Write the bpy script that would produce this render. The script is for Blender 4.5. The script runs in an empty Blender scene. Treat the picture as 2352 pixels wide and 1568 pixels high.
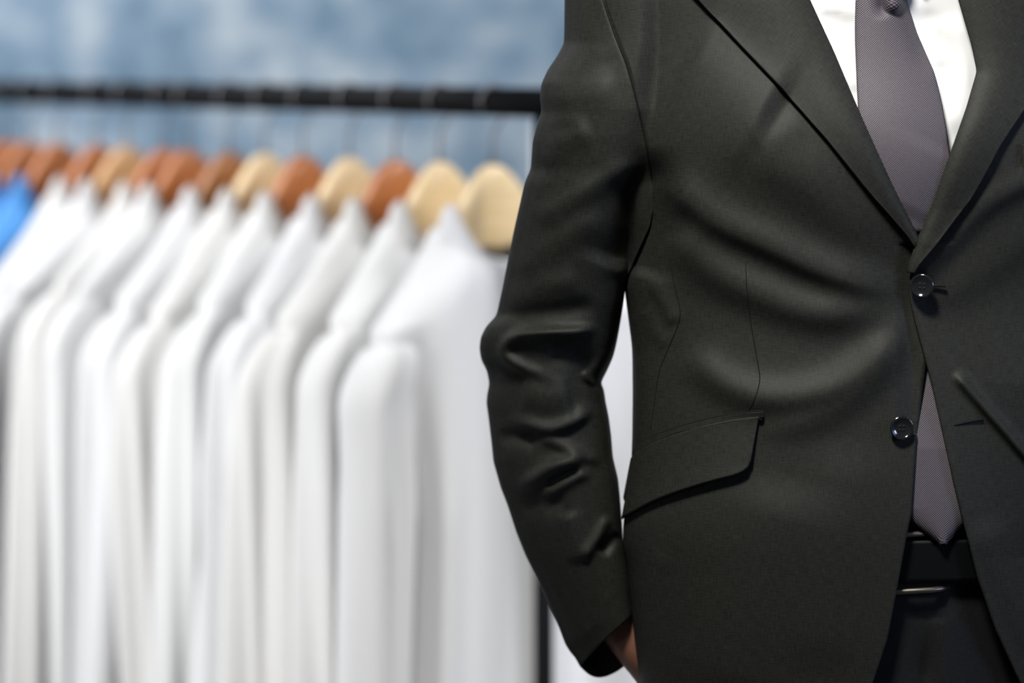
import bpy, bmesh, math, random
import numpy as np
from mathutils import Vector, Matrix

# ------------------------------------------------------------------ camera
F, HX, HY, ZC = 5600.0, 1176.0, 140.0, 1.42      # focal length in px, principal column, horizon row, eye height
sc = bpy.context.scene
C = sc.collection
cam_d = bpy.data.cameras.new('camera')
cam = bpy.data.objects.new('camera', cam_d); C.objects.link(cam)
cam.location = (0, 0, ZC); cam.rotation_euler = (math.pi/2, 0, 0)
cam_d.sensor_width = 36; cam_d.lens = F/2352*36; cam_d.shift_y = -(784-HY)/2352
cam_d.dof.use_dof = True; cam_d.dof.focus_distance = 2.005; cam_d.dof.aperture_fstop = 2.05
cam_d.clip_start = 0.05
sc.camera = cam
# ------------------------------------------------------------------ world, lamps, exposure
wd = bpy.data.worlds.new('world'); sc.world = wd; wd.use_nodes = True
wd.node_tree.nodes['Background'].inputs[0].default_value = (0.85, 0.92, 1, 1)
wd.node_tree.nodes['Background'].inputs[1].default_value = 0.06
def area(name, loc, target, size, power, col=(1, 1, 1), sy=None, spread=None):
    l = bpy.data.lights.new(name, 'AREA'); l.energy = power; l.color = col
    l.size = size
    if sy: l.shape = 'RECTANGLE'; l.size_y = sy
    if spread: l.spread = math.radians(spread)
    o = bpy.data.objects.new(name, l); C.objects.link(o); o.location = loc
    o.rotation_euler = (Vector(target)-Vector(loc)).to_track_quat('-Z', 'Y').to_euler()
    return o
area('key_softbox', (-0.12, 1.10, 2.55), (0.30, 2.03, 1.22), 0.28, 4.75, (1, 0.985, 0.93), spread=48)
area('blue_fill_softbox', (1.9, 0.9, 1.5), (0.40, 2.0, 1.2), 0.6, 1.3, (0.50, 0.62, 1), spread=50)
area('rack_softbox', (-2.2, 0.9, 1.35), (-0.45, 3.15, 1.0), 0.9, 5.9, (1, 1, 1), spread=42)
area('wall_softbox', (-1.6, 3.6, 2.65), (-0.4, 5.0, 1.5), 1.4, 60, (1, 1, 1))
area('added_shirt_front_fill', (1.35, 2.45, 2.3), (0.25, 3.10, 0.70), 0.7, 8, (1, 1, 1), spread=70)  # added fill that brightens the shirt fronts and divider, not a known lamp
sc.view_settings.view_transform = 'Standard'
sc.view_settings.look = 'None'
sc.view_settings.exposure = 0.0
sc.view_settings.gamma = 1.0
sc.view_settings.use_curve_mapping = False

PI = math.pi
def W(px, py, d):
    return Vector(((px-HX)/F*d, d, ZC-(py-HY)/F*d))
def Wn(px, py, d):
    px, py, d = np.broadcast_arrays(np.asarray(px, float), np.asarray(py, float), np.asarray(d, float))
    return np.stack([(px-HX)/F*d, d, ZC-(py-HY)/F*d], -1)
def ip(x, pts):
    pts = sorted(pts)
    return np.interp(x, [p[0] for p in pts], [p[1] for p in pts])
def sm(x, pts, r=14):
    """piecewise linear, softened"""
    x = np.asarray(x, float)
    return sum(ip(x+k*r, pts)*w for k, w in ((-2, .1), (-1, .2), (0, .4), (1, .2), (2, .1)))

# ------------------------------------------------------------------ materials
def srgb(r, g, b):
    f = lambda c: (c/255/12.92 if c/255 <= .04045 else ((c/255+.055)/1.055)**2.4)
    return (f(r), f(g), f(b), 1)
def new_mat(name, col, rough=.6, metal=0, spec=.5, sheen=0, sheen_rough=.5, coat=0):
    m = bpy.data.materials.new(name); m.use_nodes = True
    b = m.node_tree.nodes['Principled BSDF']
    b.inputs['Base Color'].default_value = col
    b.inputs['Roughness'].default_value = rough
    b.inputs['Metallic'].default_value = metal
    b.inputs['Specular IOR Level'].default_value = spec
    b.inputs['Sheen Weight'].default_value = sheen
    b.inputs['Sheen Roughness'].default_value = sheen_rough
    b.inputs['Coat Weight'].default_value = coat
    return m, m.node_tree, b
def N(nt, t, **kw):
    n = nt.nodes.new(t)
    for k, v in kw.items(): setattr(n, k, v)
    return n
def noise(nt, coord, scale, sx=1, sy=1, sz=1, detail=3, rough=.5):
    mp = N(nt, 'ShaderNodeMapping'); mp.inputs['Scale'].default_value = (sx, sy, sz)
    nt.links.new(coord, mp.inputs['Vector'])
    n = N(nt, 'ShaderNodeTexNoise'); n.inputs['Scale'].default_value = scale
    n.inputs['Detail'].default_value = detail; n.inputs['Roughness'].default_value = rough
    nt.links.new(mp.outputs[0], n.inputs['Vector'])
    return n.outputs['Fac']
def ramp(nt, fac, stops):
    r = N(nt, 'ShaderNodeValToRGB')
    el = r.color_ramp.elements
    while len(el) < len(stops): el.new(0.5)
    for e, (p, c) in zip(el, stops): e.position = p; e.color = c
    nt.links.new(fac, r.inputs[0])
    return r.outputs[0]
def bump(nt, b, h, strength, dist):
    n = N(nt, 'ShaderNodeBump'); n.inputs['Strength'].default_value = strength; n.inputs['Distance'].default_value = dist
    nt.links.new(h, n.inputs['Height']); nt.links.new(n.outputs[0], b.inputs['Normal'])
def math2(nt, op, a, b_):
    n = N(nt, 'ShaderNodeMath', operation=op)
    for i, v in enumerate((a, b_)):
        if isinstance(v, (int, float)): n.inputs[i].default_value = v
        else: nt.links.new(v, n.inputs[i])
    return n.outputs[0]

def suit_material(name, lo, hi, sheen=.0, rough=.64):
    m, nt, b = new_mat(name, lo, rough, spec=.2, sheen=sheen, sheen_rough=.35)
    tc = N(nt, 'ShaderNodeTexCoord')
    a = noise(nt, tc.outputs['UV'], 1, 1500, 110, 1, 2)
    c = noise(nt, tc.outputs['UV'], 1, 130, 1300, 1, 2)
    s = math2(nt, 'ADD', math2(nt, 'MULTIPLY', a, .5), math2(nt, 'MULTIPLY', c, .5))
    nt.links.new(ramp(nt, s, [(.33, lo), (.67, hi)]), b.inputs['Base Color'])
    bump(nt, b, s, .35, .0004)
    return m
M_suit = suit_material('black_suit_wool', (.0055, .0059, .0046, 1), (.0185, .0192, .0158, 1))
M_trouser = suit_material('black_trouser_wool', (.004, .004, .0045, 1), (.009, .009, .0095, 1))
M_lining, _, _ = new_mat('dark_lining', (.006, .006, .007, 1), .5)
M_seam, _, _ = new_mat('seam_thread', (.006, .006, .006, 1), .8, spec=.1)
M_shirt, nt, b = new_mat('white_shirt_cotton', (.50, .50, .505, 1), .75, sheen=.1)
tc = N(nt, 'ShaderNodeTexCoord'); bump(nt, b, noise(nt, tc.outputs['Object'], 900, detail=1), .08, .0003)
M_button, _, _ = new_mat('black_horn_button', (.006, .007, .008, 1), .12, spec=.7, coat=.6)
M_hole, _, _ = new_mat('button_hole_dark', (.001, .001, .001, 1), .9)
M_leather, nt, b = new_mat('black_leather', (.0025, .003, .0034, 1), .5, spec=.12)
tc = N(nt, 'ShaderNodeTexCoord'); bump(nt, b, noise(nt, tc.outputs['Object'], 420, detail=4), .2, .0006)
M_buckle, _, _ = new_mat('brushed_buckle_metal', (.16, .145, .12, 1), .42, metal=1)
M_skin, nt, b = new_mat('brown_skin', (.14, .058, .036, 1), .5)
b.inputs['Subsurface Weight'].default_value = .08
tc = N(nt, 'ShaderNodeTexCoord'); bump(nt, b, noise(nt, tc.outputs['Object'], 350, detail=3), .15, .0006)
M_hair, _, _ = new_mat('dark_hair', (.012, .009, .007, 1), .6)
M_eye, _, _ = new_mat('eye_white', (.35, .33, .31, 1), .25)
M_shoe, _, _ = new_mat('black_shoe_leather', (.01, .01, .01, 1), .2, coat=.4)
# woven tie: staggered pale dots on plum-grey
def tie_material():
    m, nt, b = new_mat('tie_silk', (.2, .18, .2, 1), .5, spec=.2)
    tc = N(nt, 'ShaderNodeTexCoord'); sp = N(nt, 'ShaderNodeSeparateXYZ'); nt.links.new(tc.outputs['UV'], sp.inputs[0])
    k = 2*2*PI/5.1*2800
    u, v = sp.outputs[0], sp.outputs[1]
    v = math2(nt, 'ADD', v, math2(nt, 'MULTIPLY', u, .12))
    su = math2(nt, 'SINE', math2(nt, 'MULTIPLY', u, k*.5), 0)
    sv = math2(nt, 'SINE', math2(nt, 'MULTIPLY', v, k*.5), 0)
    p = math2(nt, 'MULTIPLY', su, sv)
    p = math2(nt, 'ADD', math2(nt, 'MULTIPLY', p, .5), .5)
    nt.links.new(ramp(nt, p, [(.38, (.022, .018, .024, 1)), (.85, (.150, .132, .148, 1))]), b.inputs['Base Color'])
    bump(nt, b, p, .4, .0004)
    return m
M_tie = tie_material()
# mottled blue plaster
M_wall, nt, b = new_mat('blue_plaster', (.4, .5, .6, 1), .8, spec=.2)
tc = N(nt, 'ShaderNodeTexCoord')
n1 = noise(nt, tc.outputs['Object'], 5.5, detail=5, rough=.6)
n2 = noise(nt, tc.outputs['Object'], 11, detail=3)
s = math2(nt, 'ADD', math2(nt, 'MULTIPLY', n1, .7), math2(nt, 'MULTIPLY', n2, .3))
nt.links.new(ramp(nt, s, [(.36, srgb(116, 144, 166)), (.5, srgb(145, 169, 191)), (.64, srgb(196, 209, 219))]), b.inputs['Base Color'])
bump(nt, b, n1, .2, .01)
M_plain, _, _ = new_mat('pale_wall_paint', (.6, .62, .64, 1), .9)
M_white, _, _ = new_mat('white_laminate', (.8, .8, .81, 1), .55)
M_floor, nt, b = new_mat('grey_floor', (.3, .3, .3, 1), .5)
tc = N(nt, 'ShaderNodeTexCoord')
nt.links.new(ramp(nt, noise(nt, tc.outputs['Object'], 5, detail=5), [(.3, (.36, .35, .34, 1)), (.7, (.46, .45, .44, 1))]), b.inputs['Base Color'])
M_ceil, _, _ = new_mat('ceiling_paint', (.7, .7, .7, 1), .9)
M_rail, _, _ = new_mat('black_powder_coat', (.003, .0035, .0045, 1), .6, spec=.1)
M_wire, _, _ = new_mat('dull_steel_wire', (.22, .22, .235, 1), .5, metal=1)
def wood(name, a, c):
    m, nt, b = new_mat(name, a, .42, coat=.2)
    tc = N(nt, 'ShaderNodeTexCoord')
    nt.links.new(ramp(nt, noise(nt, tc.outputs['Object'], 6, 3, 6, 30, 3), [(.3, a), (.7, c)]), b.inputs['Base Color'])
    return m
WOODS = {'orange-brown': wood('orange_brown_wood', srgb(166, 92, 38), srgb(196, 122, 66)),
         'dark brown': wood('dark_brown_wood', srgb(140, 86, 36), srgb(176, 112, 58)),
         'tan': wood('tan_wood', srgb(200, 150, 98), srgb(222, 176, 124)),
         'pale': wood('pale_wood', srgb(228, 196, 144), srgb(240, 214, 170))}
M_blue, _, _ = new_mat('blue_cotton', srgb(74, 146, 216), .75, sheen=.1)
M_hang = []
for i, c in enumerate([(.72, .72, .735, 1), (.74, .74, .74, 1), (.73, .725, .715, 1)]):
    m, nt, b = new_mat('white_cotton_%s' % ('cool', 'plain', 'warm')[i], c, .8)
    b.inputs['Subsurface Weight'].default_value = 0
    M_hang.append(m)

# ------------------------------------------------------------------ mesh helpers
def tag(o, label=None, cat=None, group=None, kind=None):
    if label: o['label'] = label
    if cat: o['category'] = cat
    if group: o['group'] = group
    if kind: o['kind'] = kind
    return o
def empty(name, loc, rz=0):
    o = bpy.data.objects.new(name, None); C.objects.link(o); o.location = loc; o.rotation_euler = (0, 0, rz)
    return o
def link(name, me, mats, parent=None, smooth=True):
    if not isinstance(mats, (list, tuple)): mats = [mats]
    for m in mats: me.materials.append(m)
    if smooth: me.shade_smooth()
    o = bpy.data.objects.new(name, me); C.objects.link(o)
    if parent is not None:
        o.parent = parent
        o.matrix_parent_inverse = Matrix.Identity(4)
    return o
def grid_mesh(name, P, uv=None, wrap=False, flip=False, cap=False):
    n, m = P.shape[:2]
    idx = np.arange(n*m).reshape(n, m)
    a = idx[:-1, :-1]; b_ = idx[:-1, 1:]; c = idx[1:, 1:]; d = idx[1:, :-1]
    f = np.stack([a, b_, c, d], -1).reshape(-1, 4)
    if wrap:
        g = np.stack([idx[:-1, -1], idx[:-1, 0], idx[1:, 0], idx[1:, -1]], -1)
        f = np.concatenate([f, g])
    if flip: f = f[:, ::-1]
    me = bpy.data.meshes.new(name)
    faces = f.tolist()
    if cap:
        e0 = idx[0].tolist(); e1 = idx[-1].tolist()
        faces += [e0 if flip else e0[::-1], e1[::-1] if flip else e1]
    me.from_pydata(P.reshape(-1, 3).tolist(), [], faces)
    if uv is not None:
        lay = me.uv_layers.new(name='UVMap')
        li = np.empty(len(me.loops), dtype=np.int32); me.loops.foreach_get('vertex_index', li)
        lay.data.foreach_set('uv', uv.reshape(-1, 2)[li].ravel())
    me.update()
    return me
def solid(o, t, off=-1):
    md = o.modifiers.new('thickness', 'SOLIDIFY'); md.thickness = t; md.offset = off; md.use_even_offset = False
    return o
def local(P, parent):
    """world points -> parent's local (parents here have no scale)"""
    M = np.array(parent.matrix_basis.inverted()) if parent else np.eye(4)
    return P @ M[:3, :3].T + M[:3, 3]
def tube_mesh(name, pts, r, seg=8, taper=None, closed=False):
    pts = [Vector(p) for p in pts]; n = len(pts); rings = []
    up = None
    for i, p in enumerate(pts):
        if closed: t = (pts[(i+1) % n]-pts[i-1])
        else: t = (pts[min(i+1, n-1)]-pts[max(i-1, 0)])
        t.normalize()
        if up is None:
            up = Vector((0, 0, 1)) if abs(t.z) < .9 else Vector((0, 1, 0))
        s = t.cross(up).normalized(); up = s.cross(t).normalized()
        rr = r if taper is None else r*taper(i/(n-1))
        rings.append([p+s*(math.cos(a)*rr)+up*(math.sin(a)*rr) for a in [2*PI*k/seg for k in range(seg)]])
    P = np.array(rings)
    if closed: P = np.concatenate([P, P[:1]])
    return grid_mesh(name, P, wrap=True, flip=True, cap=not closed)
def bm_box(bm, cx, cy, cz, sx, sy, sz, bev=0):
    r = bmesh.ops.create_cube(bm, size=1)
    bmesh.ops.scale(bm, vec=(sx, sy, sz), verts=r['verts'])
    bmesh.ops.translate(bm, vec=(cx, cy, cz), verts=r['verts'])
    if bev: bmesh.ops.bevel(bm, geom=list({e for v in r['verts'] for e in v.link_edges}), offset=bev, segments=3, affect='EDGES', profile=.5)
def box_obj(name, c, s, mat, parent=None, bev=0):
    bm = bmesh.new(); bm_box(bm, *c, *s, bev); me = bpy.data.meshes.new(name); bm.to_mesh(me); bm.free()
    return link(name, me, mat, parent, smooth=False)
def lathe(name, prof, seg=32):
    P = np.array([[(r*math.cos(2*PI*k/seg), r*math.sin(2*PI*k/seg), z) for k in range(seg)] for r, z in prof])
    return grid_mesh(name, P, wrap=True, cap=True)

# ------------------------------------------------------------------ folds
def catmull(pts, k=6):
    pts = [np.array(p, float) for p in pts]
    if len(pts) == 2: return [pts[0]+(pts[1]-pts[0])*i/k for i in range(k+1)]
    e = [2*pts[0]-pts[1]]+pts+[2*pts[-1]-pts[-2]]
    out = []
    for i in range(1, len(e)-2):
        p0, p1, p2, p3 = e[i-1:i+3]
        for j in range(k):
            t = j/k
            out.append(.5*((2*p1)+(-p0+p2)*t+(2*p0-5*p1+4*p2-p3)*t*t+(-p0+3*p1-3*p2+p3)*t**3))
    out.append(pts[-1]); return out
def folds(px, py, strokes):
    """height (metres, towards the viewer side of the cloth) of all folds at picture-plane positions"""
    H = np.zeros(px.shape)
    X = px.ravel(); Y = py.ravel(); out = H.ravel()
    for st in strokes:
        pts, w, amp = st[0], st[1], st[2]
        w2 = st[3] if len(st) > 3 else w
        ta = st[4] if len(st) > 4 else (.2, .2)
        q = np.array(catmull(pts, 5))
        R = 3.2*max(w, w2)
        sel = np.where((X > q[:, 0].min()-R) & (X < q[:, 0].max()+R) & (Y > q[:, 1].min()-R) & (Y < q[:, 1].max()+R))[0]
        if not len(sel): continue
        x = X[sel]; y = Y[sel]
        best = np.full(len(sel), 1e18); T = np.zeros(len(sel)); S = np.zeros(len(sel))
        seg = q[1:]-q[:-1]; L = np.hypot(seg[:, 0], seg[:, 1]); cum = np.concatenate([[0], np.cumsum(L)]); tot = cum[-1]
        for i in range(len(seg)):
            dx, dy = x-q[i, 0], y-q[i, 1]
            t = np.clip((dx*seg[i, 0]+dy*seg[i, 1])/(L[i]**2), 0, 1)
            ex, ey = dx-t*seg[i, 0], dy-t*seg[i, 1]
            d2 = ex*ex+ey*ey
            k = d2 < best
            best[k] = d2[k]; T[k] = ((cum[i]+t*L[i])/tot)[k]
            S[k] = (seg[i, 0]*dy-seg[i, 1]*dx)[k]
        ww = np.where(S > 0, w, w2)                 # w: side to the right of travel (below, when drawn left to right)
        tp = np.ones(len(sel))
        if ta[0] > 0: tp *= np.clip(T/ta[0], 0, 1)
        if ta[1] > 0: tp *= np.clip((1-T)/ta[1], 0, 1)
        tp = tp*tp*(3-2*tp)
        out[sel] += amp*tp*np.exp(-best/(2*ww*ww))
    return out.reshape(px.shape)

# ------------------------------------------------------------------ the room
def struct(o): o['kind'] = 'structure'; return o
YB = 5.0
struct(box_obj('floor', (0, 1.75, -.05), (6.4, 6.9, .1), M_floor))
struct(box_obj('ceiling', (0, 1.75, 2.95), (6.4, 6.9, .1), M_ceil))
struct(box_obj('wall_back', (0, YB+.05, 1.45), (6.4, .1, 2.9), M_wall))
struct(box_obj('wall_left', (-3.15, 1.75, 1.45), (.1, 6.5, 2.9), M_plain))
struct(box_obj('wall_right', (3.15, 1.75, 1.45), (.1, 6.5, 2.9), M_plain))
struct(box_obj('baseboard_back', (0, YB-.008, .05), (6.2, .016, .1), M_white, bev=.003))

# white freestanding divider behind the rack's near end
DV = 3.55
dx0 = (1226-HX)/F*DV; dx1 = dx0+.95; dtop = ZC-(276-HY)/F*DV
dv = tag(empty('room_divider', ((dx0+dx1)/2, DV, 0)), 'plain white divider panel standing behind the rack post and the sleeve', 'room divider')
box_obj('panel', (0, 0, (dtop+.06)/2), (dx1-dx0, .024, dtop-.06), M_white, dv, .004)
for s in (-1, 1): box_obj('foot', (s*.36, 0, .03), (.05, .36, .06), M_white, dv, .006)

# ------------------------------------------------------------------ garment rack
UX, UY = -.6586, .7525                                   # along the rail, away from the camera
NEAR = (0.0365, 2.80)
ZR = ZC-(236-HY)/F*2.8
ALPHA = math.atan2(.6586, .7525)
def rail_s(px):
    p = px-HX
    return (NEAR[0]*F-NEAR[1]*p)/(-UX*F+UY*p)
rack = tag(empty('garment_rack', (NEAR[0], NEAR[1], 0), ALPHA), 'black metal garment rack with a straight rail carrying the shirts', 'garment rack')
LEN = 1.75
RR = .0172
link('rail', tube_mesh('rail', [(0, -.012, ZR), (0, .2, ZR), (0, LEN/2, ZR), (0, LEN+.012, ZR)], RR, 24), M_rail, rack)
for yy in (0, LEN):
    link('post', tube_mesh('post', [(0, yy, .07), (0, yy, .5), (0, yy, ZR+.002)], .0112, 24), M_rail, rack)
    ft = link('foot', tube_mesh('foot', [(-.26, yy, .07), (0, yy, .07), (.26, yy, .07)], .014, 16), M_rail, rack)
    for xx in (-.24, .24):
        w_ = link('caster', tube_mesh('caster', [(xx, yy-.012, .027), (xx, yy+.012, .027)], .027, 24), M_rail, ft)
link('lower_bar', tube_mesh('lower_bar', [(0, 0, .10), (0, LEN/2, .10), (0, LEN, .10)], .011, 16), M_rail, rack)

# hangers and shirts ------------------------------------------------
HG = [(-28, 'orange-brown'), (20, 'orange-brown'), (68, 'orange-brown'), (132, 'orange-brown'), (222, 'orange-brown'), (290, 'tan'),
      (378, 'orange-brown'), (432, 'orange-brown'), (525, 'dark brown'), (608, 'pale'), (695, 'orange-brown'), (802, 'pale'),
      (908, 'orange-brown'), (1010, 'pale'), (1132, 'pale')]
HG = HG[::-1]                                            # nearest first
ORD = ['first', 'second', 'third', 'fourth', 'fifth', 'sixth', 'seventh', 'eighth', 'ninth', 'tenth', 'eleventh', 'twelfth', 'thirteenth', 'fourteenth', 'fifteenth']
def hanger_top(s):
    s = np.abs(s)
    return -.073-.070*(1-np.exp(-(s/.068)**2))-.70*(np.sqrt(s*s+.0016)-.04)
def make_hanger(s0, wood_name, k, tilt):
    o = empty('clothes_hanger', (NEAR[0]+UX*s0, NEAR[1]+UY*s0, ZR), ALPHA+tilt)
    tag(o, '%s wooden hanger with a wire hook, %s from the post along the rail' % (wood_name, ORD[k]), 'clothes hanger', 'wooden hangers on the black rail')
    ss = np.linspace(-.180, .180, 61); nt_ = 20
    P = []
    for s in ss:
        e = abs(s)/.180
        hgt = .085*(1-e)**1.5+.020; th = .0130
        endr = math.sqrt(max(0, 1-max(0, (e-.90)/.10)**2))*.98+.02
        top = float(hanger_top(s)); cz = top-hgt/2; cy = -1.3*s*s
        ring = []
        for j in range(nt_):
            a = 2*PI*j/nt_; c_, s_ = math.cos(a), math.sin(a)
            ring.append((s, cy+th*endr*np.sign(c_)*abs(c_)**.55, cz+hgt/2*endr*np.sign(s_)*abs(s_)**.55))
        P.append(ring)
    link('shoulder_bar', grid_mesh('shoulder_bar', np.array(P), wrap=True, cap=True), WOODS[wood_name], o)
    r = RR+.0022
    pts = [(-.0 + r*math.cos(a), 0, r*math.sin(a)) for a in np.linspace(math.radians(-20), math.radians(205), 22)]
    pts = pts[::1]
    # hook: over the rail, then down a stem into the wood
    arc = [(r*math.cos(a), 0, r*math.sin(a)) for a in np.linspace(math.radians(215), math.radians(-35), 24)]
    arc += [(r*.7, 0, -r*1.1), (r*.15, 0, -r*1.75), (0, 0, -r*2.4), (0, 0, -.080)]
    link('hook', tube_mesh('hook', arc, .0019, 8), M_wire, o)
    return o

def make_shirt(s0, T, k, mat, color, wood_name, seed, tilt):
    rnd = random.Random(seed)
    o = empty('dress_shirt', (NEAR[0]+UX*s0, NEAR[1]+UY*s0, ZR), ALPHA+tilt)
    tag(o, '%s collared shirt on the %s hanger, %s from the post along the rail' % (color, wood_name, ORD[k]), 'shirt', 'shirts hanging in a row on the rail')
    Na = 144
    th = np.linspace(0, 2*PI, Na, endpoint=False)
    c_, s_ = np.cos(th), np.sin(th)
    Z0 = -.176
    T = min(T, .048)
    Lm = .206+rnd.uniform(-.016, .018)
    rows = []
    fr = [(rnd.randint(2, 4), rnd.uniform(0, 6.28), 1.0), (rnd.randint(5, 8), rnd.uniform(0, 6.28), .75), (rnd.randint(9, 12), rnd.uniform(0, 6.28), .35)]
    def sup(v, p): return np.sign(v)*np.abs(v)**p
    for e in np.linspace(0, 1, 22):
        L = .056+(Lm-.056)*e; Tt = .034+(T-.034)*e**.7
        x = L*sup(c_, .8); y = Tt*sup(s_, .75)-1.3*x*x
        z = hanger_top(np.maximum(np.abs(x), .073))+.007-.060*e**1.6*np.abs(s_)**2.5-.045*(1-e)*np.maximum(-s_, 0)**.8
        rows.append(np.stack([x, y, z], -1))
    base = rows[-1]
    for v in np.linspace(.03, 1, 44):
        amp = .019*min(1, v*2.4+.12)*(.55+.45*(T/.048))
        d = sum(a*np.sin(n*th+p+v*1.1*(n % 3-1)) for n, p, a in fr)*amp
        flare = 1-.06*np.sin(min(v*2, 1)*PI/2)
        x = base[:, 0]*flare; y = base[:, 1]*1.0+d*np.abs(s_)**.4
        x = x+d*.6*np.abs(c_)
        zb = base[:, 2]
        z = zb*(1-v)+(-.86)*v
        rows.append(np.stack([x, y, z], -1))
    body = link('shirt_body', grid_mesh('shirt_body', np.array(rows), wrap=True, flip=True), mat, o)
    solid(body, .0012, -1)
    # sleeves, pointed towards and away from the camera
    for sgn in (-1, 1):
        Ns = 64; ph = np.linspace(0, 2*PI, Ns, endpoint=False); rows = []
        f2 = [(rnd.randint(2, 3), rnd.uniform(0, 6.28), 1), (rnd.randint(4, 6), rnd.uniform(0, 6.28), .7)]
        zt = float(hanger_top(Lm))+.002
        lean = rnd.uniform(-.02, .03)
        for v in np.linspace(0, 1, 46):
            cap_ = math.sqrt(max(0, 1-(1-min(v/.09, 1))**2))
            cx = Lm-.022+.030*min(1, v/.10)**.8+.012*v+lean*v
            ra = (.010+.032*cap_)*(1-.22*v); rb = max(T*.74, .022)*(.3+.7*cap_)*(1-.12*v)
            d = sum(a*np.sin(n*ph+p+v*1.6*(n-3)) for n, p, a in f2)*.0105*min(1, v*3+.15)
            x = sgn*(cx+(ra+d)*np.cos(ph)); y = (rb+d)*np.sin(ph)-1.3*Lm*Lm
            z = np.full(Ns, zt-.66*v)-.02*(1-cap_)*0
            rows.append(np.stack([x, y, z], -1))
        link('sleeve', grid_mesh('sleeve', np.array(rows), wrap=True, flip=(sgn > 0), cap=True), mat, o)
    # collar: stand with a fall that is split at the front
    rows = []
    a0 = np.linspace(-PI/2+.10, 3*PI/2-.10, 120)
    ca, sa = np.cos(a0), np.sin(a0)
    side = np.abs(ca)
    frontness = np.clip(-sa, 0, 1)
    ztop = Z0-.004+.056*side**4-.010*frontness**2
    drop = .066+.020*np.exp(-((frontness-.80)/.22)**2)
    prof = [(0.0, 0.00, 'in'), (.45, .0, 'in'), (1, .0, 'in'), (1.04, .25, 'm'), (1, .6, 'o'), (.7, .9, 'o'), (.35, 1.1, 'o'), (0, 1.25, 'o')]
    for h, fl, kd in prof:
        if kd == 'in':
            R1, R2 = .062-.003*(1-h), .033
            z = (Z0-.008)*(1-h)+ztop*h
        else:
            R1, R2 = .062+.022*fl, .033+.009*fl
            z = ztop-drop*(1-h)+(.004 if kd == 'm' else 0)
        x = R1*ca; y = R2*sa-1.2*x*x
        rows.append(np.stack([x, y, z], -1))
    col = link('collar', grid_mesh('collar', np.array(rows), flip=False), mat, o)
    solid(col, .0018, 0)
    # button placket down the chest side that faces the post
    return o
ss_ = [rail_s(p) for p, _ in HG]
for k, ((px, wn), s0) in enumerate(zip(HG, ss_)):
    gaps = [abs(s0-t) for j, t in enumerate(ss_) if j != k]
    T = .50*min(sorted(gaps)[:2])
    rnd = random.Random(100+k); tilt = math.radians(rnd.uniform(-3.5, 3.5))
    make_hanger(s0, wn, k, tilt)
    blue = k >= len(HG)-4
    make_shirt(s0, T, k, M_blue if blue else M_hang[k % 3], 'blue' if blue else 'white', wn, 11+7*k, tilt)

# ------------------------------------------------------------------ the man in the suit
person = tag(empty('person', W(2115, 800, 2.10).xy.to_3d()), 'person in a black suit, white shirt and plum-grey tie, hand in trouser pocket', 'person')
PX0 = person.location.copy()
bpy.context.view_layer.update()
def loc_(P): return P-np.array(PX0)

XL = [(-420, 1900), (-330, 1700), (-240, 1500), (-170, 1400), (-100, 1360), (0, 1350), (200, 1385), (400, 1415), (560, 1432), (665, 1434), (700, 1439), (800, 1452), (900, 1453),
      (1000, 1452), (1060, 1450), (1120, 1444), (1180, 1434), (1220, 1430), (1260, 1432), (1300, 1440), (1400, 1450), (1500, 1460), (1568, 1471), (1700, 1480), (2050, 1470)]
XC = [(-420, 2035), (0, 2045), (560, 2100), (700, 2112), (1200, 2130), (2050, 2130)]
EL = [(-420, 1890), (-330, 1870), (-200, 1830), (-100, 1822), (0, 1855), (120, 1910), (275, 1975), (420, 2040), (557, 2108), (600, 2130), (700, 2138), (860, 2124), (1000, 2106), (1180, 2093), (1240, 2081),
      (1350, 2061), (1470, 2038), (1568, 2005), (1700, 1955), (1850, 1880), (1960, 1780), (2050, 1640)]
ER = [(-420, 2180), (-200, 2190), (-100, 2180), (0, 2205), (100, 2235), (165, 2249), (250, 2225), (385, 2178), (480, 2145), (557, 2112), (600, 2098), (650, 2088), (700, 2093), (780, 2114), (880, 2141),
      (1100, 2190), (1200, 2215), (1330, 2248), (1450, 2290), (1568, 2345), (1700, 2410), (1850, 2490), (1960, 2590), (2050, 2700)]
DF = [(-420, 2.09), (-300, 2.045), (-100, 1.991), (50, 1.985), (150, 1.979), (300, 1.962), (400, 1.963), (560, 1.978), (700, 1.986), (900, 1.980), (1200, 1.974), (1568, 1.980), (2050, 1.985)]
BB = [(-420, .03), (-300, .07), (-150, .11), (0, .12), (300, .13), (700, .115), (1200, .12), (2050, .125)]
NS = 2.35
_T = np.arange(-600, 2300, 5.)
def gsm(tab, w):
    k = np.exp(-(np.arange(-60, 61)*5./w)**2/2); k /= k.sum()
    return np.convolve(np.pad(ip(_T, tab), 60, 'edge'), k, 'valid')
_DF = gsm(DF, 55); _BB = gsm(BB, 55)
def axes(y):
    xl = sm(y, XL); xc = sm(y, XC, 30); return xl, xc, xc-xl, np.interp(y, _T, _DF), np.interp(y, _T, _BB)
def base_depth(px, py, n=NS):
    xl, xc, a, dF, B = axes(py)
    u = np.clip(np.abs(px-xc)/a, 0, 1)
    s = (1-u**n)**(1/n)
    turn = .040*np.clip((px-2190)/300, 0, 1)**1.2*np.clip((py-880)/400, 0, 1)*s
    return dF+B*(1-s)+turn, s

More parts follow.
